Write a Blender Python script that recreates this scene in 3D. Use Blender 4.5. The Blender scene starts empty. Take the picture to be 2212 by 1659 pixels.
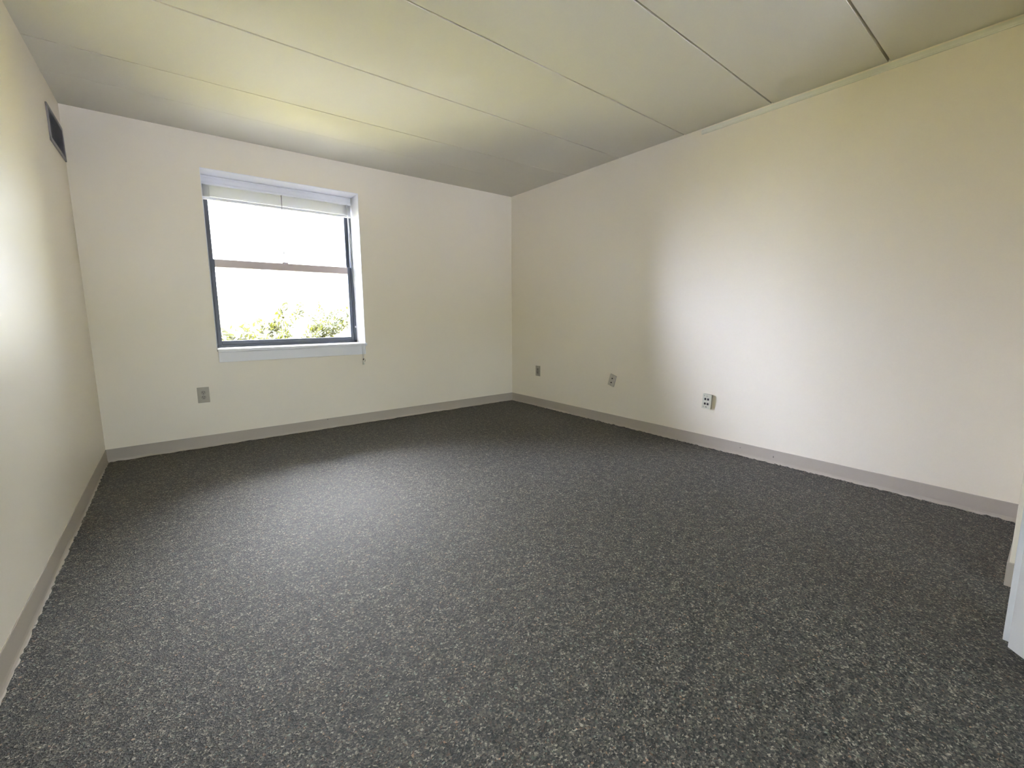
import bpy, bmesh, math, random
from mathutils import Matrix, Vector

S = bpy.context.scene
COL = S.collection

# ------------------------------------------------------------------ camera
CAM = Vector((0.4771, -4.2304, 1.0472))
YAW, PITCH, ROLL = 0.663507, -0.135430, -0.004865
cy, sy = math.cos(YAW), math.sin(YAW)
cp, sp = math.cos(PITCH), math.sin(PITCH)
f = Vector((sy * cp, cy * cp, sp)); r0 = Vector((cy, -sy, 0)); u0 = r0.cross(f)
cr, sr = math.cos(ROLL), math.sin(ROLL)
r = r0 * cr + u0 * sr; u = -r0 * sr + u0 * cr
cam = bpy.data.cameras.new('camera'); camo = bpy.data.objects.new('camera', cam); COL.objects.link(camo)
M = Matrix((r, u, -f)).transposed().to_4x4(); M.translation = CAM
camo.matrix_world = M
cam.sensor_width = 36; cam.sensor_fit = 'HORIZONTAL'
cam.lens = 932.72 / 2212 * 36
cam.shift_x = -6.58 / 2212; cam.shift_y = -19.96 / 2212
cam.clip_start = 0.02; cam.clip_end = 500
S.camera = camo

# ------------------------------------------------------------------ exposure, sky, sun
S.view_settings.view_transform = 'Standard'; S.view_settings.look = 'None'
S.view_settings.gamma = 1; S.view_settings.use_curve_mapping = False
S.view_settings.exposure = 2.89
SKY = 2.2
w = bpy.data.worlds.new('sky'); S.world = w; w.use_nodes = True
nt = w.node_tree; nt.nodes.clear()
o = nt.nodes.new('ShaderNodeOutputWorld'); bg = nt.nodes.new('ShaderNodeBackground')
tc = nt.nodes.new('ShaderNodeTexCoord'); sx = nt.nodes.new('ShaderNodeSeparateXYZ'); rp = nt.nodes.new('ShaderNodeValToRGB')
mr = nt.nodes.new('ShaderNodeMapRange'); mr.inputs['From Min'].default_value = -1; mr.inputs['From Max'].default_value = 1
L = nt.links.new
L(tc.outputs['Generated'], sx.inputs[0]); L(sx.outputs['Z'], mr.inputs['Value']); L(mr.outputs[0], rp.inputs[0])
L(rp.outputs[0], bg.inputs[0])
# sky lobes added: low left lights the right wall, straight ahead lights the floor
last = bg
for d_, pw_, st_, col_ in (((-0.92, 0.36, 0.42), 9.0, 66.0, (0.85, 0.89, 1.22)), ((0.03, 0.80, 0.60), 18.0, 8.5, (0.98, 0.94, 1.02))):
    dp = nt.nodes.new('ShaderNodeVectorMath'); dp.operation = 'DOT_PRODUCT'; dp.inputs[1].default_value = Vector(d_).normalized()
    mx0 = nt.nodes.new('ShaderNodeMath'); mx0.operation = 'MAXIMUM'; mx0.inputs[1].default_value = 0.0
    pw = nt.nodes.new('ShaderNodeMath'); pw.operation = 'POWER'; pw.inputs[1].default_value = pw_
    sc_ = nt.nodes.new('ShaderNodeMath'); sc_.operation = 'MULTIPLY'; sc_.inputs[1].default_value = st_
    bg2 = nt.nodes.new('ShaderNodeBackground'); bg2.inputs[0].default_value = (*col_, 1)
    ads = nt.nodes.new('ShaderNodeAddShader')
    L(tc.outputs['Generated'], dp.inputs[0]); L(dp.outputs['Value'], mx0.inputs[0]); L(mx0.outputs[0], pw.inputs[0]); L(pw.outputs[0], sc_.inputs[0]); L(sc_.outputs[0], bg2.inputs[1])
    L(last.outputs[0], ads.inputs[0]); L(bg2.outputs[0], ads.inputs[1]); last = ads
L(last.outputs[0], o.inputs[0])
rp.color_ramp.elements[0].position = 0.49; rp.color_ramp.elements[0].color = (0.30, 0.29, 0.20, 1)
rp.color_ramp.elements[1].position = 0.515; rp.color_ramp.elements[1].color = (0.53, 0.58, 0.66, 1)
e = rp.color_ramp.elements.new(1.0); e.color = (0.70, 0.83, 1.0, 1)
bg.inputs[1].default_value = SKY

sun = bpy.data.lights.new('sun', 'SUN'); sun.energy = 3.2; sun.angle = 0.009; sun.color = (1.0, 0.95, 0.86)
suno = bpy.data.objects.new('sun', sun); COL.objects.link(suno)
suno.rotation_euler = Vector((0.75, 0.03, -0.66)).to_track_quat('-Z', 'Y').to_euler()   # along the outside wall

# ------------------------------------------------------------------ materials
def new_mat(name):
    m = bpy.data.materials.new(name); m.use_nodes = True
    return m, m.node_tree, m.node_tree.nodes['Principled BSDF']

def paint(name, col, rough=0.5, bump=0.0, scale=300, spec=0.5, var=0.0, metal=0.0):
    m, nt, b = new_mat(name)
    b.inputs['Base Color'].default_value = (*col, 1); b.inputs['Roughness'].default_value = rough
    b.inputs['Specular IOR Level'].default_value = spec; b.inputs['Metallic'].default_value = metal
    if bump or var:
        tc = nt.nodes.new('ShaderNodeTexCoord'); n = nt.nodes.new('ShaderNodeTexNoise')
        n.inputs['Scale'].default_value = scale; n.inputs['Detail'].default_value = 3
        nt.links.new(tc.outputs['Object'], n.inputs['Vector'])
        if bump:
            bp = nt.nodes.new('ShaderNodeBump'); bp.inputs['Strength'].default_value = bump; bp.inputs['Distance'].default_value = 0.002
            nt.links.new(n.outputs['Fac'], bp.inputs['Height']); nt.links.new(bp.outputs[0], b.inputs['Normal'])
        if var:
            mx = nt.nodes.new('ShaderNodeMix'); mx.data_type = 'RGBA'
            mx.inputs['A'].default_value = (*[c * (1 - var) for c in col], 1); mx.inputs['B'].default_value = (*[min(1, c * (1 + var)) for c in col], 1)
            nt.links.new(n.outputs['Fac'], mx.inputs['Factor']); nt.links.new(mx.outputs['Result'], b.inputs['Base Color'])
    return m

WALL = paint('cream_wall_paint', (0.86, 0.785, 0.63), 0.38, 0.10, 420, 0.8, 0.015)
CEIL = paint('ceiling_paint', (0.75, 0.715, 0.60), 0.8, 0.25, 260, 0.3, 0.02)
WHITE = paint('white_gloss_trim', (0.86, 0.86, 0.87), 0.38, 0.05, 60)
DOORW = paint('white_door_paint', (0.80, 0.80, 0.79), 0.45, 0.05, 120)
BASE = paint('taupe_vinyl_base', (0.45, 0.395, 0.315), 0.5, 0.05, 80)
BASEG = paint('baseboard_scuff', (0.09, 0.08, 0.07), 0.7)
DARK = paint('dark_bronze_frame', (0.075, 0.085, 0.105), 0.4, 0.03, 90)
RAIL = paint('bloom_tinted_rail', (0.50, 0.42, 0.38), 0.4, 0.03, 90)  # pinkish bloom of the bright window put into the base colour
BEIGE = paint('beige_plate', (0.44, 0.40, 0.31), 0.45)
BEIGE2 = paint('beige_receptacle', (0.34, 0.31, 0.24), 0.45)
IVORY = paint('ivory_plate', (0.62, 0.60, 0.47), 0.4)
GREYP = paint('almond_plate', (0.52, 0.48, 0.39), 0.4)
BOXS = paint('beige_wall_box', (0.40, 0.37, 0.29), 0.5)
BLACK = paint('dark_socket', (0.02, 0.012, 0.012), 0.5)
METAL = paint('screw_metal', (0.35, 0.33, 0.28), 0.35, metal=0.8)
VENT = paint('grey_grille', (0.33, 0.345, 0.37), 0.5)
VENTF = paint('grille_frame', (0.27, 0.26, 0.25), 0.5)
VENTB = paint('duct_dark', (0.15, 0.165, 0.20), 0.9)
RACE = paint('raceway_cream', (0.78, 0.76, 0.64), 0.45)
BLIND = paint('white_blind', (0.78, 0.78, 0.80), 0.5)
WAND = paint('grey_wand', (0.32, 0.30, 0.32), 0.4)
CORD = paint('blind_cord', (0.70, 0.70, 0.66), 0.8)
TASS = paint('tassel_plastic', (0.78, 0.77, 0.66), 0.4)
KNOT = paint('dark_cord_connector', (0.10, 0.07, 0.06), 0.6)
FACADE = paint('pale_facade', (0.72, 0.71, 0.68), 0.8, var=0.02, scale=3)
ROOFM = paint('pale_shingle', (0.60, 0.58, 0.56), 0.9, var=0.1, scale=5)
TRIMO = paint('facade_trim', (0.50, 0.44, 0.44), 0.7)
BARK = paint('bark', (0.10, 0.075, 0.05), 0.9, 0.3, 40)
LAWN = paint('lawn', (0.37, 0.32, 0.07), 0.9, var=0.2, scale=0.6)
PAVE = paint('pale_concrete', (0.36, 0.36, 0.39), 0.9, var=0.1, scale=2)
EXT = paint('brick_exterior', (0.35, 0.22, 0.17), 0.9)

def leaf_mat():
    m, nt, b = new_mat('leaf')
    b.inputs['Base Color'].default_value = (0.024, 0.027, 0.0022, 1); b.inputs['Roughness'].default_value = 0.6
    tr = nt.nodes.new('ShaderNodeBsdfTranslucent'); tr.inputs[0].default_value = (0.036, 0.038, 0.0016, 1)
    ms = nt.nodes.new('ShaderNodeMixShader'); ms.inputs[0].default_value = 0.4
    nt.links.new(b.outputs[0], ms.inputs[1]); nt.links.new(tr.outputs[0], ms.inputs[2])
    nt.links.new(ms.outputs[0], nt.nodes['Material Output'].inputs[0])
    return m
LEAF = leaf_mat()

def glass_mat():
    m = bpy.data.materials.new('window_glass'); m.use_nodes = True; nt = m.node_tree; nt.nodes.clear()
    o = nt.nodes.new('ShaderNodeOutputMaterial'); t = nt.nodes.new('ShaderNodeBsdfTransparent'); g = nt.nodes.new('ShaderNodeBsdfGlossy')
    t.inputs[0].default_value = (0.96, 0.975, 0.97, 1); g.inputs['Roughness'].default_value = 0.02
    fr = nt.nodes.new('ShaderNodeFresnel'); fr.inputs[0].default_value = 1.45
    ms = nt.nodes.new('ShaderNodeMixShader')
    nt.links.new(fr.outputs[0], ms.inputs[0]); nt.links.new(t.outputs[0], ms.inputs[1]); nt.links.new(g.outputs[0], ms.inputs[2])
    nt.links.new(ms.outputs[0], o.inputs[0])
    return m
GLASS = glass_mat()

def carpet_mat():
    m, nt, b = new_mat('flecked_loop_carpet')
    N = nt.nodes.new; K = nt.links.new
    tc = N('ShaderNodeTexCoord')
    v1 = N('ShaderNodeTexVoronoi'); v1.inputs['Scale'].default_value = 230; v1.inputs['Randomness'].default_value = 1
    wn = N('ShaderNodeTexNoise'); wn.inputs['Scale'].default_value = 120; wn.inputs['Detail'].default_value = 2
    mixv = N('ShaderNodeMix'); mixv.data_type = 'VECTOR'; mixv.inputs['Factor'].default_value = 0.012
    K(tc.outputs['Object'], wn.inputs['Vector']); K(tc.outputs['Object'], mixv.inputs['A']); K(wn.outputs['Color'], mixv.inputs['B'])
    K(mixv.outputs['Result'], v1.inputs['Vector'])
    sc = N('ShaderNodeSeparateColor'); K(v1.outputs['Color'], sc.inputs[0])
    ramp = N('ShaderNodeValToRGB'); ramp.color_ramp.interpolation = 'LINEAR'
    els = ramp.color_ramp.elements
    els[0].position = 0.0; els[0].color = (0.014, 0.016, 0.016, 1)
    els[1].position = 1.0; els[1].color = (0.46, 0.43, 0.36, 1)
    for p_, c_ in ((0.28, (0.045, 0.048, 0.044, 1)), (0.58, (0.10, 0.098, 0.085, 1)), (0.84, (0.16, 0.15, 0.125, 1))):
        q = els.new(p_); q.color = c_
    K(sc.outputs[0], ramp.inputs[0])
    # occasional coloured flecks
    r2 = N('ShaderNodeValToRGB'); r2.color_ramp.interpolation = 'CONSTANT'
    e2 = r2.color_ramp.elements; e2[0].position = 0; e2[0].color = (0.5, 0.5, 0.5, 1); e2[1].position = 0.94; e2[1].color = (0.62, 0.44, 0.36, 1)
    q = e2.new(0.88); q.color = (0.40, 0.52, 0.52, 1)
    K(sc.outputs[1], r2.inputs[0])
    mu = N('ShaderNodeMix'); mu.data_type = 'RGBA'; mu.blend_type = 'MULTIPLY'; mu.inputs['Factor'].default_value = 1
    K(ramp.outputs[0], mu.inputs['A']); K(r2.outputs[0], mu.inputs['B'])
    # patchy mid-scale variation
    n2 = N('ShaderNodeTexNoise'); n2.inputs['Scale'].default_value = 28; n2.inputs['Detail'].default_value = 4
    K(tc.outputs['Object'], n2.inputs['Vector'])
    r3 = N('ShaderNodeValToRGB'); r3.color_ramp.elements[0].position = 0.3; r3.color_ramp.elements[0].color = (0.98, 0.95, 0.88, 1)
    r3.color_ramp.elements[1].position = 0.7; r3.color_ramp.elements[1].color = (2.06, 2.0, 1.86, 1)
    K(n2.outputs['Fac'], r3.inputs[0])
    m2 = N('ShaderNodeMix'); m2.data_type = 'RGBA'; m2.blend_type = 'MULTIPLY'; m2.inputs['Factor'].default_value = 1
    K(mu.outputs['Result'], m2.inputs['A']); K(r3.outputs[0], m2.inputs['B'])
    K(m2.outputs['Result'], b.inputs['Base Color'])
    b.inputs['Roughness'].default_value = 0.62; b.inputs['Specular IOR Level'].default_value = 0.6
    b.inputs['Sheen Weight'].default_value = 0.0; b.inputs['Sheen Roughness'].default_value = 0.45
    ad = N('ShaderNodeMath'); ad.operation = 'ADD'
    K(v1.outputs['Distance'], ad.inputs[0]); K(sc.outputs[2], ad.inputs[1])
    bp = N('ShaderNodeBump'); bp.inputs['Strength'].default_value = 0.8; bp.inputs['Distance'].default_value = 0.003
    K(ad.outputs[0], bp.inputs['Height']); K(bp.outputs[0], b.inputs['Normal'])
    return m
CARPET = carpet_mat()

# ------------------------------------------------------------------ helpers
def obj(name, bm, mat, parent=None, smooth=False, loc=None):
    bmesh.ops.recalc_face_normals(bm, faces=bm.faces[:])
    me = bpy.data.meshes.new(name); bm.to_mesh(me); bm.free()
    for mm in (mat if isinstance(mat, (list, tuple)) else [mat]): me.materials.append(mm)
    if smooth:
        for p_ in me.polygons: p_.use_smooth = True
    o = bpy.data.objects.new(name, me); COL.objects.link(o)
    if loc: o.location = loc
    if parent: o.parent = parent
    return o

def box(bm, x0, x1, y0, y1, z0, z1, bev=0.0, seg=2):
    x0, x1 = sorted((x0, x1)); y0, y1 = sorted((y0, y1)); z0, z1 = sorted((z0, z1))
    r_ = bmesh.ops.create_cube(bm, size=1.0)
    vs = r_['verts']
    for v in vs:
        v.co = Vector((x0 + (v.co.x + .5) * (x1 - x0), y0 + (v.co.y + .5) * (y1 - y0), z0 + (v.co.z + .5) * (z1 - z0)))
    if bev > 0:
        es = list({e_ for v in vs for e_ in v.link_edges})
        bmesh.ops.bevel(bm, geom=es, offset=bev, segments=seg, affect='EDGES', profile=0.5)
    return bm

def B(*a, **k): return box(bmesh.new(), *a, **k)

def cyl(bm, c, rad, depth, axis='Z', seg=20, rad2=None):
    rr = bmesh.ops.create_cone(bm, cap_ends=True, segments=seg, radius1=rad, radius2=rad if rad2 is None else rad2, depth=depth)
    R = Matrix.Identity(3)
    if axis == 'Y': R = Matrix.Rotation(math.pi / 2, 3, 'X')
    if axis == 'X': R = Matrix.Rotation(math.pi / 2, 3, 'Y')
    for v in rr['verts']: v.co = R @ v.co + Vector(c)
    return bm

def tube(bm, pts, rad, seg=8, rads=None):
    pts = [Vector(p_) for p_ in pts]; rings = []
    for i, p_ in enumerate(pts):
        d = (pts[min(i + 1, len(pts) - 1)] - pts[max(i - 1, 0)]).normalized()
        a = d.orthogonal().normalized() if abs(d.z) < 0.9 else d.cross(Vector((1, 0, 0))).normalized()
        b_ = d.cross(a)
        R = rads[i] if rads else rad
        rings.append([bm.verts.new(p_ + (a * math.cos(t) + b_ * math.sin(t)) * R) for t in [2 * math.pi * k / seg for k in range(seg)]])
    for a, b_ in zip(rings, rings[1:]):
        for k in range(seg): bm.faces.new((a[k], a[(k + 1) % seg], b_[(k + 1) % seg], b_[k]))
    bm.faces.new(rings[0][::-1]); bm.faces.new(rings[-1])
    return bm

def prism(bm, prof, a, b, axis):
    """profile (p, z) extruded along axis from a to b; axis X: p is y, axis Y: p is x"""
    def mk(t, p_, z): return Vector((t, p_, z)) if axis == 'X' else Vector((p_, t, z))
    A = [bm.verts.new(mk(a, *q)) for q in prof]; Bv = [bm.verts.new(mk(b, *q)) for q in prof]
    n = len(prof)
    for k in range(n): bm.faces.new((A[k], A[(k + 1) % n], Bv[(k + 1) % n], Bv[k]))
    bm.faces.new(A[::-1]); bm.faces.new(Bv)
    return bm

def thing(name, label, cat, loc=(0, 0, 0), group=None, kind=None):
    o = bpy.data.objects.new(name, None); o.empty_display_size = 0.1; COL.objects.link(o); o.location = loc
    tag(o, label, cat, group, kind); return o

def tag(o, label=None, cat=None, group=None, kind=None):
    if label: o['label'] = label
    if cat: o['category'] = cat
    if group: o['group'] = group
    if kind: o['kind'] = kind
    return o

def struct(o, label=None, cat=None): return tag(o, label, cat, kind='structure')

# ------------------------------------------------------------------ room shell
W = 3.7382; H = 2.44; YN = -5.0; YR = -9.0; XL = -4.4       # width, ceiling height, far end of the room behind the camera
BH = 0.0969                            # baseboard height
WX0, WX1, WZ0, WZ1 = 0.7284, 1.9300, 0.7920, 2.1870   # window opening
T = 0.345                               # outer wall thickness

# carpeted floor, with an uneven pile edge along the walls
random.seed(4)
bm = bmesh.new()
def axis_pts(a, b, fine, coarse):
    out = [a]; x = a
    while x < b - 1e-6:
        st = fine if (x - a < 0.05 or b - x < 0.05 + coarse) else coarse
        x = min(b, x + st); out.append(x)
    return out
X0, X1 = -0.004, W + 0.004
xs = [X0, 0.006, 0.012, 0.02, 0.035] + [0.06 + k * 0.06 for k in range(int((W - 0.12) / 0.06))] + [W - 0.035, W - 0.02, W - 0.012, W - 0.006, X1]
ys = [YN + k * 0.018 for k in range(int(-YN / 0.018))]
ys = [y_ for y_ in ys if y_ < -0.035] + [-0.02, -0.012, -0.006, 0.004]
g = []
for j, yy in enumerate(ys):
    row = []
    for i, xx in enumerate(xs):
        edge = min(xx, W - xx, -yy)
        z = 0.0
        if edge < 0.03: z = random.uniform(-0.001, 0.0045) if random.random() > 0.1 else random.uniform(0.004, 0.008)
        row.append(bm.verts.new((xx, yy, z)))
    g.append(row)
for j in range(len(ys) - 1):
    for i in range(len(xs) - 1):
        bm.faces.new((g[j][i], g[j][i + 1], g[j + 1][i + 1], g[j + 1][i]))
ed = [e_ for e_ in bm.edges if e_.is_boundary]
r_ = bmesh.ops.extrude_edge_only(bm, edges=ed)
for v in [q for q in r_['geom'] if isinstance(q, bmesh.types.BMVert)]: v.co.z = -0.2
floor = struct(obj('floor', bm, CARPET), 'grey flecked loop pile carpet covering the whole floor', 'floor')

# ceiling of wide planks with V grooves; each groove is given at both side walls
SEAMS = [((-0.4990, -0.4990), 0.004, 0.0014), ((-0.8872, -0.9684), 0.0045, 0.022), ((-1.5775, -1.5921), 0.0065, 0.028),
         ((-2.2870, -2.2209), 0.0055, 0.026), ((-2.9270, -2.8545), 0.0055, 0.026), ((-3.5030, -3.4588), 0.0065, 0.028),
         ((-4.08, -4.07), 0.008, 0.013), ((-4.68, -4.68), 0.008, 0.013)]
bm = bmesh.new()
def plank(y0, y1, gd0, gw0, gd1, gw1):
    """y0, y1: pairs (at x=0, at x=W); g: half width and depth of the groove sides"""
    def P(s, y_, z): return bm.verts.new((0 if s == 0 else W, y_, z))
    rows = []
    for s in (0, 1):
        a, b = y0[s], y1[s]   # a is nearer the window (larger y)
        rows.append([P(s, a, H + 0.03), P(s, a, H + gd0), P(s, a - gw0, H), P(s, b + gw1, H), P(s, b, H + gd1), P(s, b, H + 0.03)])
    n = 6
    for k in range(n): bm.faces.new((rows[0][k], rows[0][(k + 1) % n], rows[1][(k + 1) % n], rows[1][k]))
    bm.faces.new(rows[0]); bm.faces.new(rows[1][::-1])
prev = ((0.0, 0.0), 0.0001, 0.0001)
for s_ in SEAMS + [((YN, YN), 0.0001, 0.0001)]:
    plank(prev[0], s_[0], prev[2] if prev[2] > .0001 else .0001, prev[1], s_[2] if s_[2] > .0001 else .0001, s_[1])
    prev = s_
box(bm, -0.1, W + 0.1, YN, T, H + 0.03, H + 0.25)
struct(obj('ceiling', bm, CEIL), 'painted ceiling of wide planks with thin grooved joints', 'ceiling')

# back wall with the window opening, carried up and sideways as the outside of the building
bm = bmesh.new()
for a in ((-0.15, WX0, 0, T, -0.2, H + 0.25), (WX1, W + 0.15, 0, T, -0.2, H + 0.25), (WX0, WX1, 0, T, -0.2, WZ0 - 0.02), (WX0, WX1, 0, T, WZ1, H + 0.25)):
    box(bm, *a)
struct(obj('wall_back', bm, WALL), 'cream painted wall with the window in it', 'wall')
bm = bmesh.new()
box(bm, -6, 10, T, T + 0.02, H + 0.25, 6.5); box(bm, -6, 10, T, T + 0.02, -3.6, -0.2)
box(bm, -6, WX0 - 0.02, T, T + 0.02, -0.2, H + 0.25); box(bm, WX1 + 0.02, 10, T, T + 0.02, -0.2, H + 0.25)
box(bm, WX0 - 0.02, WX1 + 0.02, T, T + 0.02, -0.2, WZ0 - 0.03); box(bm, WX0 - 0.02, WX1 + 0.02, T, T + 0.02, WZ1 + 0.01, H + 0.25)
struct(obj('wall_outside', bm, EXT))
struct(obj('wall_left', B(-0.15, 0, YN, 0, -0.2, H + 0.25), WALL), 'cream painted wall along the left with the air grille', 'wall')
struct(obj('wall_right', B(W, W + 0.15, YN - 0.1, 0, -0.2, H + 0.25), WALL), 'long cream painted wall on the right with three wall plates', 'wall')
# unseen wider room behind the camera; its glazed opening is added for fill light
RX0, RX1, RZ0, RZ1 = -4.0, 2.6, 0.3, 2.25
bm = bmesh.new()
for a in ((XL - 0.15, RX0, YR - 0.2, YR, -0.2, H + 0.25), (RX1, W + 0.15, YR - 0.2, YR, -0.2, H + 0.25), (RX0, RX1, YR - 0.2, YR, -0.2, RZ0), (RX0, RX1, YR - 0.2, YR, RZ1, H + 0.25)):
    box(bm, *a)
box(bm, XL - 0.15, XL, YR, YN + 0.15, -0.2, H + 0.25); box(bm, XL, -0.15, YN, YN + 0.15, -0.2, H + 0.25); box(bm, W, W + 0.15, YR, YN - 0.1, -0.2, H + 0.25)
struct(obj('wall_rear', bm, WALL))
struct(obj('ceiling', B(XL - 0.15, W + 0.15, YR - 0.2, YN, H, H + 0.25), CEIL))
struct(obj('floor', B(XL - 0.15, W + 0.15, YR - 0.2, YN, -0.2, 0), CARPET))
bm = bmesh.new()
for k in range(6): box(bm, RX0 + k * 1.31, RX0 + k * 1.31 + .05, YR - 0.15, YR - 0.09, RZ0, RZ1)
for zz in (RZ0, RZ1 - .05): box(bm, RX0, RX1, YR - 0.15, YR - 0.09, zz, zz + .05)
rw = struct(obj('fill_light_window', bm, WHITE))
obj('pane', B(RX0 + .04, RX1 - .04, YR - 0.122, YR - 0.118, RZ0 + .04, RZ1 - .04), GLASS, rw)
struct(obj('wall_front', B(2.932, W, -4.32, -4.180, 0.0, H, bev=0.004), WALL), 'rounded end of a short cream wall at the right edge', 'wall')

# vinyl cove baseboards
def base_prof(face, d):   # face coordinate of the wall, d = direction into the room
    return [(face, 0.0), (face + d * 0.012, 0.0), (face + d * 0.0085, 0.004), (face + d * 0.005, 0.012), (face + d * 0.0035, 0.022), (face + d * 0.0033, BH - 0.003), (face + d * 0.0022, BH), (face, BH)]
def scuff(parent, P, sz):
    bm = bmesh.new(); bmesh.ops.create_icosphere(bm, subdivisions=2, radius=1)
    for v in bm.verts: v.co = Vector((v.co.x * sz[0], v.co.y * sz[1], v.co.z * sz[2])) + Vector(P)
    obj('scuff_mark', bm, BASEG, parent, smooth=True)
o = struct(obj('baseboard_back', prism(bmesh.new(), base_prof(0, -1), 0, W, 'X'), BASE), 'taupe vinyl base along the wall below the window', 'baseboard')
scuff(o, (1.535, -0.0036, 0.088), (0.004, 0.0008, 0.003))
struct(obj('baseboard_left', prism(bmesh.new(), base_prof(0, 1), YN, -0.004, 'Y'), BASE), 'taupe vinyl base along the left wall', 'baseboard')
o = struct(obj('baseboard_right', prism(bmesh.new(), base_prof(W, -1), YN, -0.004, 'Y'), BASE), 'taupe vinyl base along the long right wall', 'baseboard')
scuff(o, (W - 0.0036, -3.03, 0.048), (0.0008, 0.0025, 0.007)); scuff(o, (W - 0.0036, -2.80, 0.06), (0.0008, 0.005, 0.002))
struct(obj('baseboard_front', B(2.926, W - 0.02, -4.32, -4.1745, 0, BH, bev=0.003), BASE), 'short taupe vinyl base wrapped round the wall end', 'baseboard')

# ------------------------------------------------------------------ door at the right edge: jamb and half-open slab
d = struct(thing('door_1', 'white door standing open at the right edge of the room', 'door', (2.5, -4.2, 0)))
obj('door_frame', B(0, 0.12, -0.16, 0, 0, 2.1, bev=0.002), DOORW, d)
A = Matrix.Rotation(math.radians(225), 4, 'Z')
bm = B(0, 0.38, -0.0, 0.035, 0.010, 2.03, bev=0.002)
for v in bm.verts: v.co = A @ v.co
sl = obj('door_slab', bm, DOORW, d); sl.location = (2.4465 - 2.5, -4.213 + 4.2, 0)

# ------------------------------------------------------------------ window
win = struct(thing('window_1', 'double hung window with dark frame and white reveal, trees outside', 'window', (0, 0, 0)))
# white reveal lining
bm = bmesh.new(); t = 0.004
box(bm, WX0 - .001, WX0 + t, 0.0, 0.30, WZ0, WZ1); box(bm, WX1 - t, WX1 + .001, 0.0, 0.30, WZ0, WZ1); box(bm, WX0, WX1, 0.0, 0.30, WZ1 - t, WZ1 + .001)
obj('window_reveal', bm, WHITE, win)
obj('window_sill', B(WX0 + 0.004, WX1 + 0.010, -0.022, 0.30, WZ0 - 0.024, WZ0, bev=0.004), WHITE, win)
obj('sill_apron', B(WX0 + 0.007, WX1 - 0.004, -0.012, 0.0, 0.685, WZ0 - 0.024, bev=0.002), WHITE, win)
# dark outer frame with tracks
bm = bmesh.new()
fy0, fy1 = 0.240, 0.335
x0, x1, z0, z1 = WX0 + t, WX1 - t, WZ0, WZ1 - t
box(bm, x0, x0 + 0.022, fy0, fy1, z0, z1); box(bm, x1 - 0.022, x1, fy0, fy1, z0, z1)
box(bm, x0, x1, fy0, fy1, z0, z0 + 0.018); box(bm, x0, x1, fy0, fy1, z1 - 0.03, z1)
box(bm, x0 + 0.022, x0 + 0.03, 0.286, 0.292, z0, z1); box(bm, x1 - 0.03, x1 - 0.022, 0.286, 0.292, z0, z1)
obj('window_frame', bm, DARK, win)
def sash(name, yc, za, zb, sa, sb, st, mat_top, mat_bot, d=0.026):
    xa, xb = x0 + 0.022, x1 - 0.022
    p_ = obj(name, box(box(bmesh.new(), xa, xa + st, yc - d / 2, yc + d / 2, za, zb, bev=0.003), xb - st, xb, yc - d / 2, yc + d / 2, za, zb, bev=0.003), DARK, win)
    obj('bottom_rail', B(xa + st, xb - st, yc - d / 2, yc + d / 2, za, za + sa, bev=0.003), mat_bot, p_)
    obj('top_rail', B(xa + st, xb - st, yc - d / 2, yc + d / 2, zb - sb, zb, bev=0.003), mat_top, p_)
    obj('pane', B(xa + st - 0.004, xb - st + 0.004, yc - 0.002, yc + 0.002, za + sa - 0.004, zb - sb + 0.004), GLASS, p_)
    return p_
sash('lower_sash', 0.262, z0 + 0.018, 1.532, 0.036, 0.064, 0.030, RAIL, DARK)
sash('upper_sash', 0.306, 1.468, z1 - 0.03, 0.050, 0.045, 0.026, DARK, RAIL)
# sash lock on the meeting rail and tilt latch specks
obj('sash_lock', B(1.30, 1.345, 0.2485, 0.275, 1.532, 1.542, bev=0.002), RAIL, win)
obj('sash_latch', B(x1 - 0.012, x1 - 0.002, 0.232, 0.240, 0.935, 0.955, bev=0.002), WHITE, win)

# ------------------------------------------------------------------ raised mini blind
bl = thing('window_blind', 'raised white slatted blind at the head of the window', 'blind', (0, 0, 0))
bx0, bx1 = WX0 + t + 0.003, WX1 - t - 0.008
prof = [(0.185, WZ1 - t - 0.002), (0.225, WZ1 - t - 0.002), (0.225, 2.110), (0.190, 2.110), (0.185, 2.113), (0.183, 2.120), (0.1845, 2.128), (0.188, 2.136), (0.188, 2.160), (0.185, 2.168)]
obj('headrail', prism(bmesh.new(), prof, bx0, bx1, 'X'), BLIND, bl)
bm = bmesh.new(); random.seed(2)
for k in range(26):
    zz = 2.106 - k * 0.0033
    sag = random.uniform(-0.0012, 0.0012)
    pr_ = [(0.190 + sag, zz), (0.2025, zz + 0.0016), (0.215 + sag, zz), (0.215 + sag, zz - 0.0009), (0.2025, zz + 0.0007), (0.190 + sag, zz - 0.0009)]
    prism(bm, pr_, bx0 + 0.004, bx1 - 0.004, 'X')
obj('slat_stack', bm, BLIND, bl)
obj('bottom_rail', B(bx0 + 0.003, bx1 - 0.003, 0.188, 0.217, 1.998, 2.019, bev=0.004), BLIND, bl)
bm = tube(bmesh.new(), [(1.315, 0.180, 2.112), (1.311, 0.180, 1.90), (1.304, 0.181, 1.62), (1.3035, 0.181, 1.515)], 0.0030, 8)
cyl(bm, (1.3038, 0.181, 1.614), 0.0042, 0.016, 'Z', 10)
obj('tilt_wand', bm, WAND, bl, smooth=True)
def cord(P, rad=0.0011): return obj('lift_cord', tube(bmesh.new(), P, rad, 6), CORD, bl, smooth=True)
cord([(1.876, 0.178, 2.115), (1.8765, 0.17, 2.02), (1.885, 0.12, 1.62), (1.897, 0.06, 1.12), (1.9035, 0.010, 0.84), (1.9000, -0.0235, 0.7945), (1.8955, -0.0245, 0.765), (1.8945, -0.022, 0.645)])
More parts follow.
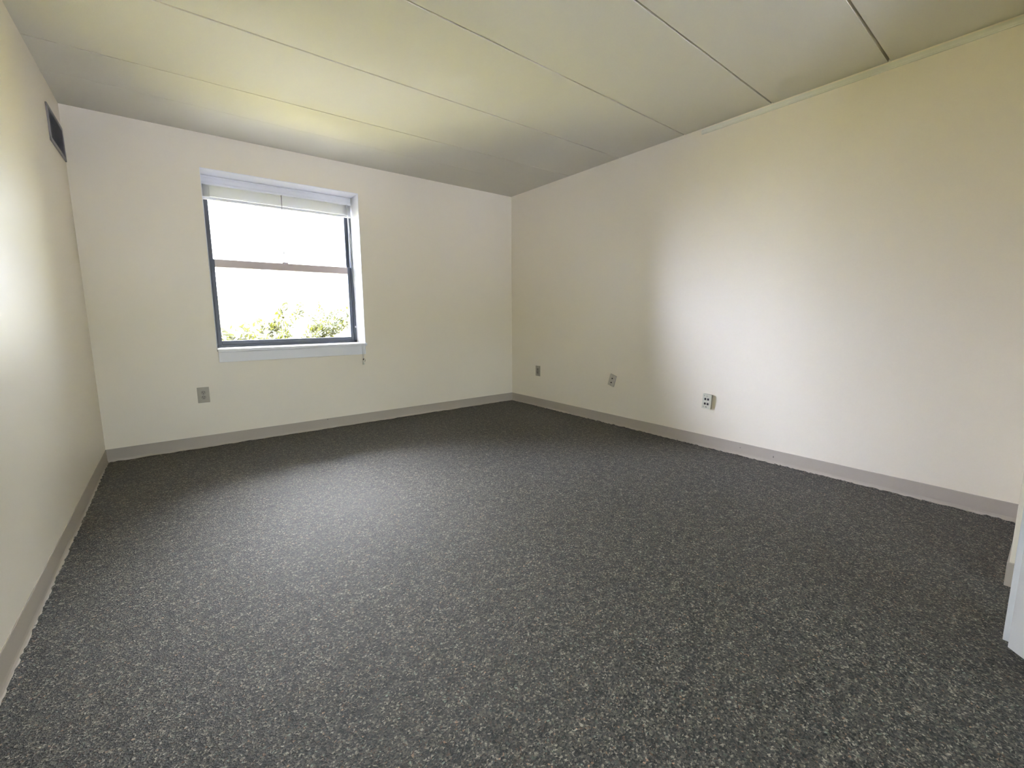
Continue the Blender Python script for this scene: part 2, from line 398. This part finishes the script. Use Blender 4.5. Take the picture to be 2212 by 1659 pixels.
cord([(1.879, 0.178, 2.115), (1.8795, 0.17, 2.02), (1.891, 0.115, 1.62), (1.907, 0.05, 1.12), (1.921, 0.004, 0.84), (1.9265, -0.0235, 0.7945), (1.9235, -0.0245, 0.765), (1.8960, -0.021, 0.645)])
cord([(1.873, 0.178, 2.115), (1.8735, 0.17, 2.02), (1.879, 0.14, 1.62), (1.889, 0.09, 1.12), (1.894, 0.020, 0.84), (1.8890, -0.0235, 0.7945), (1.886, -0.0245, 0.765), (1.8925, -0.023, 0.645)])
cord([(0.790, 0.200, 2.10), (0.7905, 0.205, 1.80), (0.7905, 0.215, 1.44)])
bm = bmesh.new(); cyl(bm, (1.8945, -0.0215, 0.637), 0.0065, 0.018, 'Z', 12, 0.003)
obj('cord_connector', bm, KNOT, bl, smooth=False)
bm = bmesh.new(); cyl(bm, (1.8950, -0.0215, 0.6055), 0.0105, 0.038, 'Z', 16, 0.0055)
obj('tassel', bm, TASS, bl, smooth=True)
bm = tube(bmesh.new(), [(1.897, -0.020, 0.638), (1.909, -0.014, 0.640), (1.918, -0.008, 0.628), (1.914, -0.006, 0.612), (1.902, -0.010, 0.622)], 0.0016, 6)
obj('cord_loop', bm, KNOT, bl, smooth=True)

# ------------------------------------------------------------------ wall plates: built facing -Y at the origin, then turned
def plate(name, label, P, rotz, tilt, mat, w_, h_, dep, kind, cat):
    t_ = thing(name, label, cat, P)
    t_.rotation_mode = 'QUATERNION'
    t_.rotation_quaternion = (Matrix.Rotation(rotz, 3, 'Z') @ Matrix.Rotation(tilt, 3, 'Y')).to_quaternion()
    if dep > 0.008:
        obj('wall_box', B(-w_ / 2 + .001, w_ / 2 - .001, -dep + 0.005, 0.0, -h_ / 2 + .001, h_ / 2 - .001, bev=0.001), BOXS, t_)
    obj('cover_plate', B(-w_ / 2, w_ / 2, -dep, -max(0, dep - 0.006), -h_ / 2, h_ / 2, bev=0.002), mat, t_)
    F = -dep
    def screw(x, z, m=METAL): obj('screw', cyl(bmesh.new(), (x, F - 0.0004, z), 0.0038, 0.0022, 'Y', 14), m, t_)
    if kind == 'duplex':
        for s in (1, -1):
            bm = bmesh.new(); cyl(bm, (0, F - 0.001, s * 0.0195), 0.0168, 0.003, 'Y', 28)
            rc = obj('receptacle', bm, BEIGE2, t_)
            for sx_, hh in ((-0.0062, 0.009), (0.0062, 0.0072)):
                obj('slot', B(sx_ - .0016, sx_ + .0016, F - 0.0032, F - 0.0022, s * 0.0195 + 0.0045 - hh / 2, s * 0.0195 + 0.0045 + hh / 2), BLACK, rc)
            obj('slot', cyl(bmesh.new(), (0, F - 0.0027, s * 0.0195 - 0.0085), 0.0028, 0.001, 'Y', 12), BLACK, rc)
        screw(0, 0)
    elif kind == 'square_duplex':
        rc = obj('receptacle', B(-0.0165, 0.0165, F - 0.0025, F, -0.0335, 0.0335, bev=0.001), BEIGE2, t_)
        for s in (1, -1):
            for sx_, hh in ((-0.0062, 0.0095), (0.0062, 0.008)):
                obj('slot', B(sx_ - .0015, sx_ + .0015, F - 0.0034, F - 0.0024, s * 0.018 + 0.003 - hh / 2, s * 0.018 + 0.003 + hh / 2), BLACK, rc)
            obj('slot', cyl(bmesh.new(), (0, F - 0.0029, s * 0.018 - 0.0085), 0.0026, 0.001, 'Y', 12), BLACK, rc)
        screw(0, 0.048); screw(0, -0.048)
    elif kind == 'jacks':
        for s in (1, -1):
            bm = bmesh.new(); cyl(bm, (0.001, F - 0.002, s * 0.021), 0.0062, 0.005, 'Y', 18); obj('coaxial_jack', bm, BLACK, t_)
            screw(0, s * 0.045)
    elif kind == 'quad':
        for sz_ in (1, -1):
            for sx_ in (-0.0115, 0.0115):
                jk = obj('data_jack', B(sx_ - .0092, sx_ + .0092, F - 0.0012, F + .002, sz_ * 0.0185 - .0098, sz_ * 0.0185 + .0098, bev=0.0008), mat, t_)
                obj('socket', B(sx_ - .0072, sx_ + .0072, F - 0.0020, F - 0.0010, sz_ * 0.0185 - .0080, sz_ * 0.0185 + .0080), BLACK, jk)
        screw(0.0, 0.043); obj('screw', B(-.006, .006, F - .002, F, -0.046, -0.041, bev=.001), KNOT, t_)
        for zz in (0.044, -0.043):
            obj('label_window', B(-0.024, -0.020, F - 0.001, F, zz - 0.006, zz + 0.006), BEIGE2, t_)
    return t_
plate('wall_outlet', 'wide beige duplex outlet on the wall below and left of the window', (0.609, 0, 0.431), 0, 0, BEIGE, 0.079, 0.125, 0.006, 'duplex', 'outlet')
plate('wall_outlet', 'flat beige outlet on the right wall, nearest the room corner', (W, -0.4925, 0.4170), -math.pi / 2, 0, BEIGE, 0.077, 0.119, 0.006, 'square_duplex', 'outlet')
plate('cable_plate', 'tilted almond wall plate with two round jacks, middle of right wall', (W, -1.580, 0.4310), -math.pi / 2, math.radians(16), GREYP, 0.070, 0.112, 0.015, 'jacks', 'wall plate')
plate('data_plate', 'ivory raised wall plate with four dark square jacks', (W, -2.530, 0.3730), -math.pi / 2, math.radians(3), IVORY, 0.072, 0.116, 0.022, 'quad', 'wall plate')

# ------------------------------------------------------------------ air grille on the left wall
v = thing('air_grille', 'dark grey slatted air grille high on the left wall', 'air vent', (0, 0, 0))
gy0, gy1, gz0, gz1 = -0.475, -0.020, 2.070, 2.280
bm = bmesh.new(); fw = 0.022
box(bm, 0, 0.008, gy0, gy1, gz0, gz0 + fw, bev=.002); box(bm, 0, 0.008, gy0, gy1, gz1 - fw, gz1, bev=.002)
box(bm, 0, 0.008, gy0, gy0 + fw, gz0 + fw, gz1 - fw, bev=.002); box(bm, 0, 0.008, gy1 - fw, gy1, gz0 + fw, gz1 - fw, bev=.002)
obj('grille_frame', bm, VENTF, v)
obj('duct_opening', B(0, 0.0012, gy0 + fw - .002, gy1 - fw + .002, gz0 + fw - .002, gz1 - fw + .002), VENTB, v)
bm0 = bmesh.new()
prism(bm0, [(0.0014, 0.004), (0.0075, -0.003), (0.0075, -0.0042), (0.0014, 0.0028)], gy0 + fw, gy1 - fw, 'Y')
s0 = None
for k in range(16):
    zz = gz0 + fw + 0.006 + k * 0.0103
    if s0 is None: s0 = obj('louver', bm0, VENT, v); s0.location.z = zz
    else:
        c = s0.copy(); COL.objects.link(c); c.parent = v; c.location.z = zz

# ------------------------------------------------------------------ surface raceway along the top of the right wall
ra = thing('cable_raceway', 'cream surface raceway running along the top of the right wall', 'cable raceway', (W, -2.37, 2.41))
rz0, rz1 = -0.015, 0.018
obj('raceway_channel', prism(bmesh.new(), [(0, rz0), (-0.012, rz0), (-0.014, rz0 + .003), (-0.014, rz1 - .012), (-0.010, rz1 - .010), (-0.010, rz1 - .001), (0, rz1)], -0.012, YN + 2.37 + 0.001, 'Y'), RACE, ra)
obj('raceway_cover', prism(bmesh.new(), [(-0.0141, rz0 + .004), (-0.0165, rz0 + .005), (-0.0165, rz1 - .014), (-0.0141, rz1 - .013)], -0.012, YN + 2.37 + 0.001, 'Y'), RACE, ra)
obj('end_cap', B(-0.018, 0, -0.012, 0, rz0 - .001, rz1 - .006, bev=.002), RACE, ra)

# ------------------------------------------------------------------ outside, one storey below
GZ = -3.6
bm = bmesh.new(); box(bm, -70, 80, -60, 110, GZ - 0.2, GZ)
struct(obj('ground', bm, LAWN))
struct(obj('bounce_pavement', box(B(-20, 30, T + 0.1, 7.0, GZ, GZ + 0.03), -60, 70, -60, YR - 0.25, GZ, GZ + 0.03), PAVE))  # unseen paving added to turn the light bounced indoors neutral

def tree(label, base, height, spread, seed, nleaf, lean=(0, 0)):
    rnd = random.Random(seed)
    t_ = thing('garden_tree', label, 'tree', base, group=None)
    wood = bmesh.new(); leaf = bmesh.new()
    def leaves(p_, n, sp_):
        for _ in range(n):
            c = p_ + Vector((rnd.gauss(0, sp_), rnd.gauss(0, sp_), rnd.gauss(0, sp_)))
            ax = Vector((rnd.gauss(0, 1), rnd.gauss(0, 1), rnd.gauss(0, 1))).normalized(); b_ = ax.orthogonal().normalized()
            s = rnd.uniform(0.05, 0.095)
            nn = ax.cross(b_)
            vs = [leaf.verts.new(c + ax * s), leaf.verts.new(c + b_ * s * .45 + nn * s * .12), leaf.verts.new(c - ax * s), leaf.verts.new(c - b_ * s * .45 + nn * s * .12)]
            leaf.faces.new(vs)
    def branch(p_, d_, ln, rad, lvl):
        pts = [p_]; rads = [rad]; q = p_; dd = d_
        n = 4
        for k in range(n):
            dd = (dd + Vector((rnd.gauss(0, .13), rnd.gauss(0, .13), rnd.gauss(0, .06) + .05))).normalized()
            q = q + dd * ln / n; pts.append(q); rads.append(rad * (1 - .6 * (k + 1) / n))
            if lvl >= 2: leaves(q, nleaf, 0.06)
        tube(wood, pts, rad, 6 if lvl < 2 else 4, rads)
        if lvl < 3:
            for k in range(6 if lvl == 0 else 4):
                j = rnd.randint(1 if lvl else 2, n)
                a = rnd.uniform(0, 2 * math.pi)
                side = Vector((math.cos(a), math.sin(a), rnd.uniform(.3, 1.0))).normalized()
                branch(pts[j], (dd * .4 + side * spread).normalized(), ln * rnd.uniform(.42, .62), rads[j] * .6, lvl + 1)
    branch(Vector((0, 0, 0)), Vector((lean[0], lean[1], 1)).normalized(), height * .62, 0.07, 0)
    zs = sorted(v_.co.z for v_ in leaf.verts); top = zs[int(len(zs) * 0.985)]; s = height / top
    up = [v_.co for v_ in leaf.verts if v_.co.z > 0.86 * top]
    cx_, cy_ = sum(c.x for c in up) / len(up) * s, sum(c.y for c in up) / len(up) * s
    t_.location.x -= cx_; t_.location.y -= cy_
    for b_ in (wood, leaf):
        for v_ in b_.verts: v_.co *= s
    obj('trunk', wood, BARK, t_, smooth=True); obj('foliage', leaf, LEAF, t_)
tree('leafy young tree outside, seen low at the left of the window', (1.47, 6.6, GZ), 4.58, 0.9, 11, 9)
tree('thin tree outside with a tall twig near the middle of the window', (3.31, 9.8, GZ), 4.74, 0.55, 5, 5)
tree('sparse leafy tree outside, seen low at the right of the window', (5.30, 13.0, GZ), 4.85, 0.8, 23, 8)

bd = thing('apartment_building', 'pale building far outside, almost lost in the bright window', 'building', (0, 30, GZ))
obj('wall', B(-14, 26, 0, 9, 0, 6.0), FACADE, bd)
obj('roof', prism(bmesh.new(), [(-0.5, 6.0), (9.5, 6.0), (4.5, 8.0)], -14.5, 26.5, 'X'), ROOFM, bd)
for k in range(10):
    for zf in (1.0, 3.9):
        xw = -12 + k * 3.9
        fr = obj('window', B(xw, xw + 1.3, -0.06, 0.0, zf, zf + 1.5), TRIMO, bd)
        obj('pane', B(xw + .08, xw + 1.22, -0.07, -0.055, zf + .08, zf + 1.42), FACADE, fr)
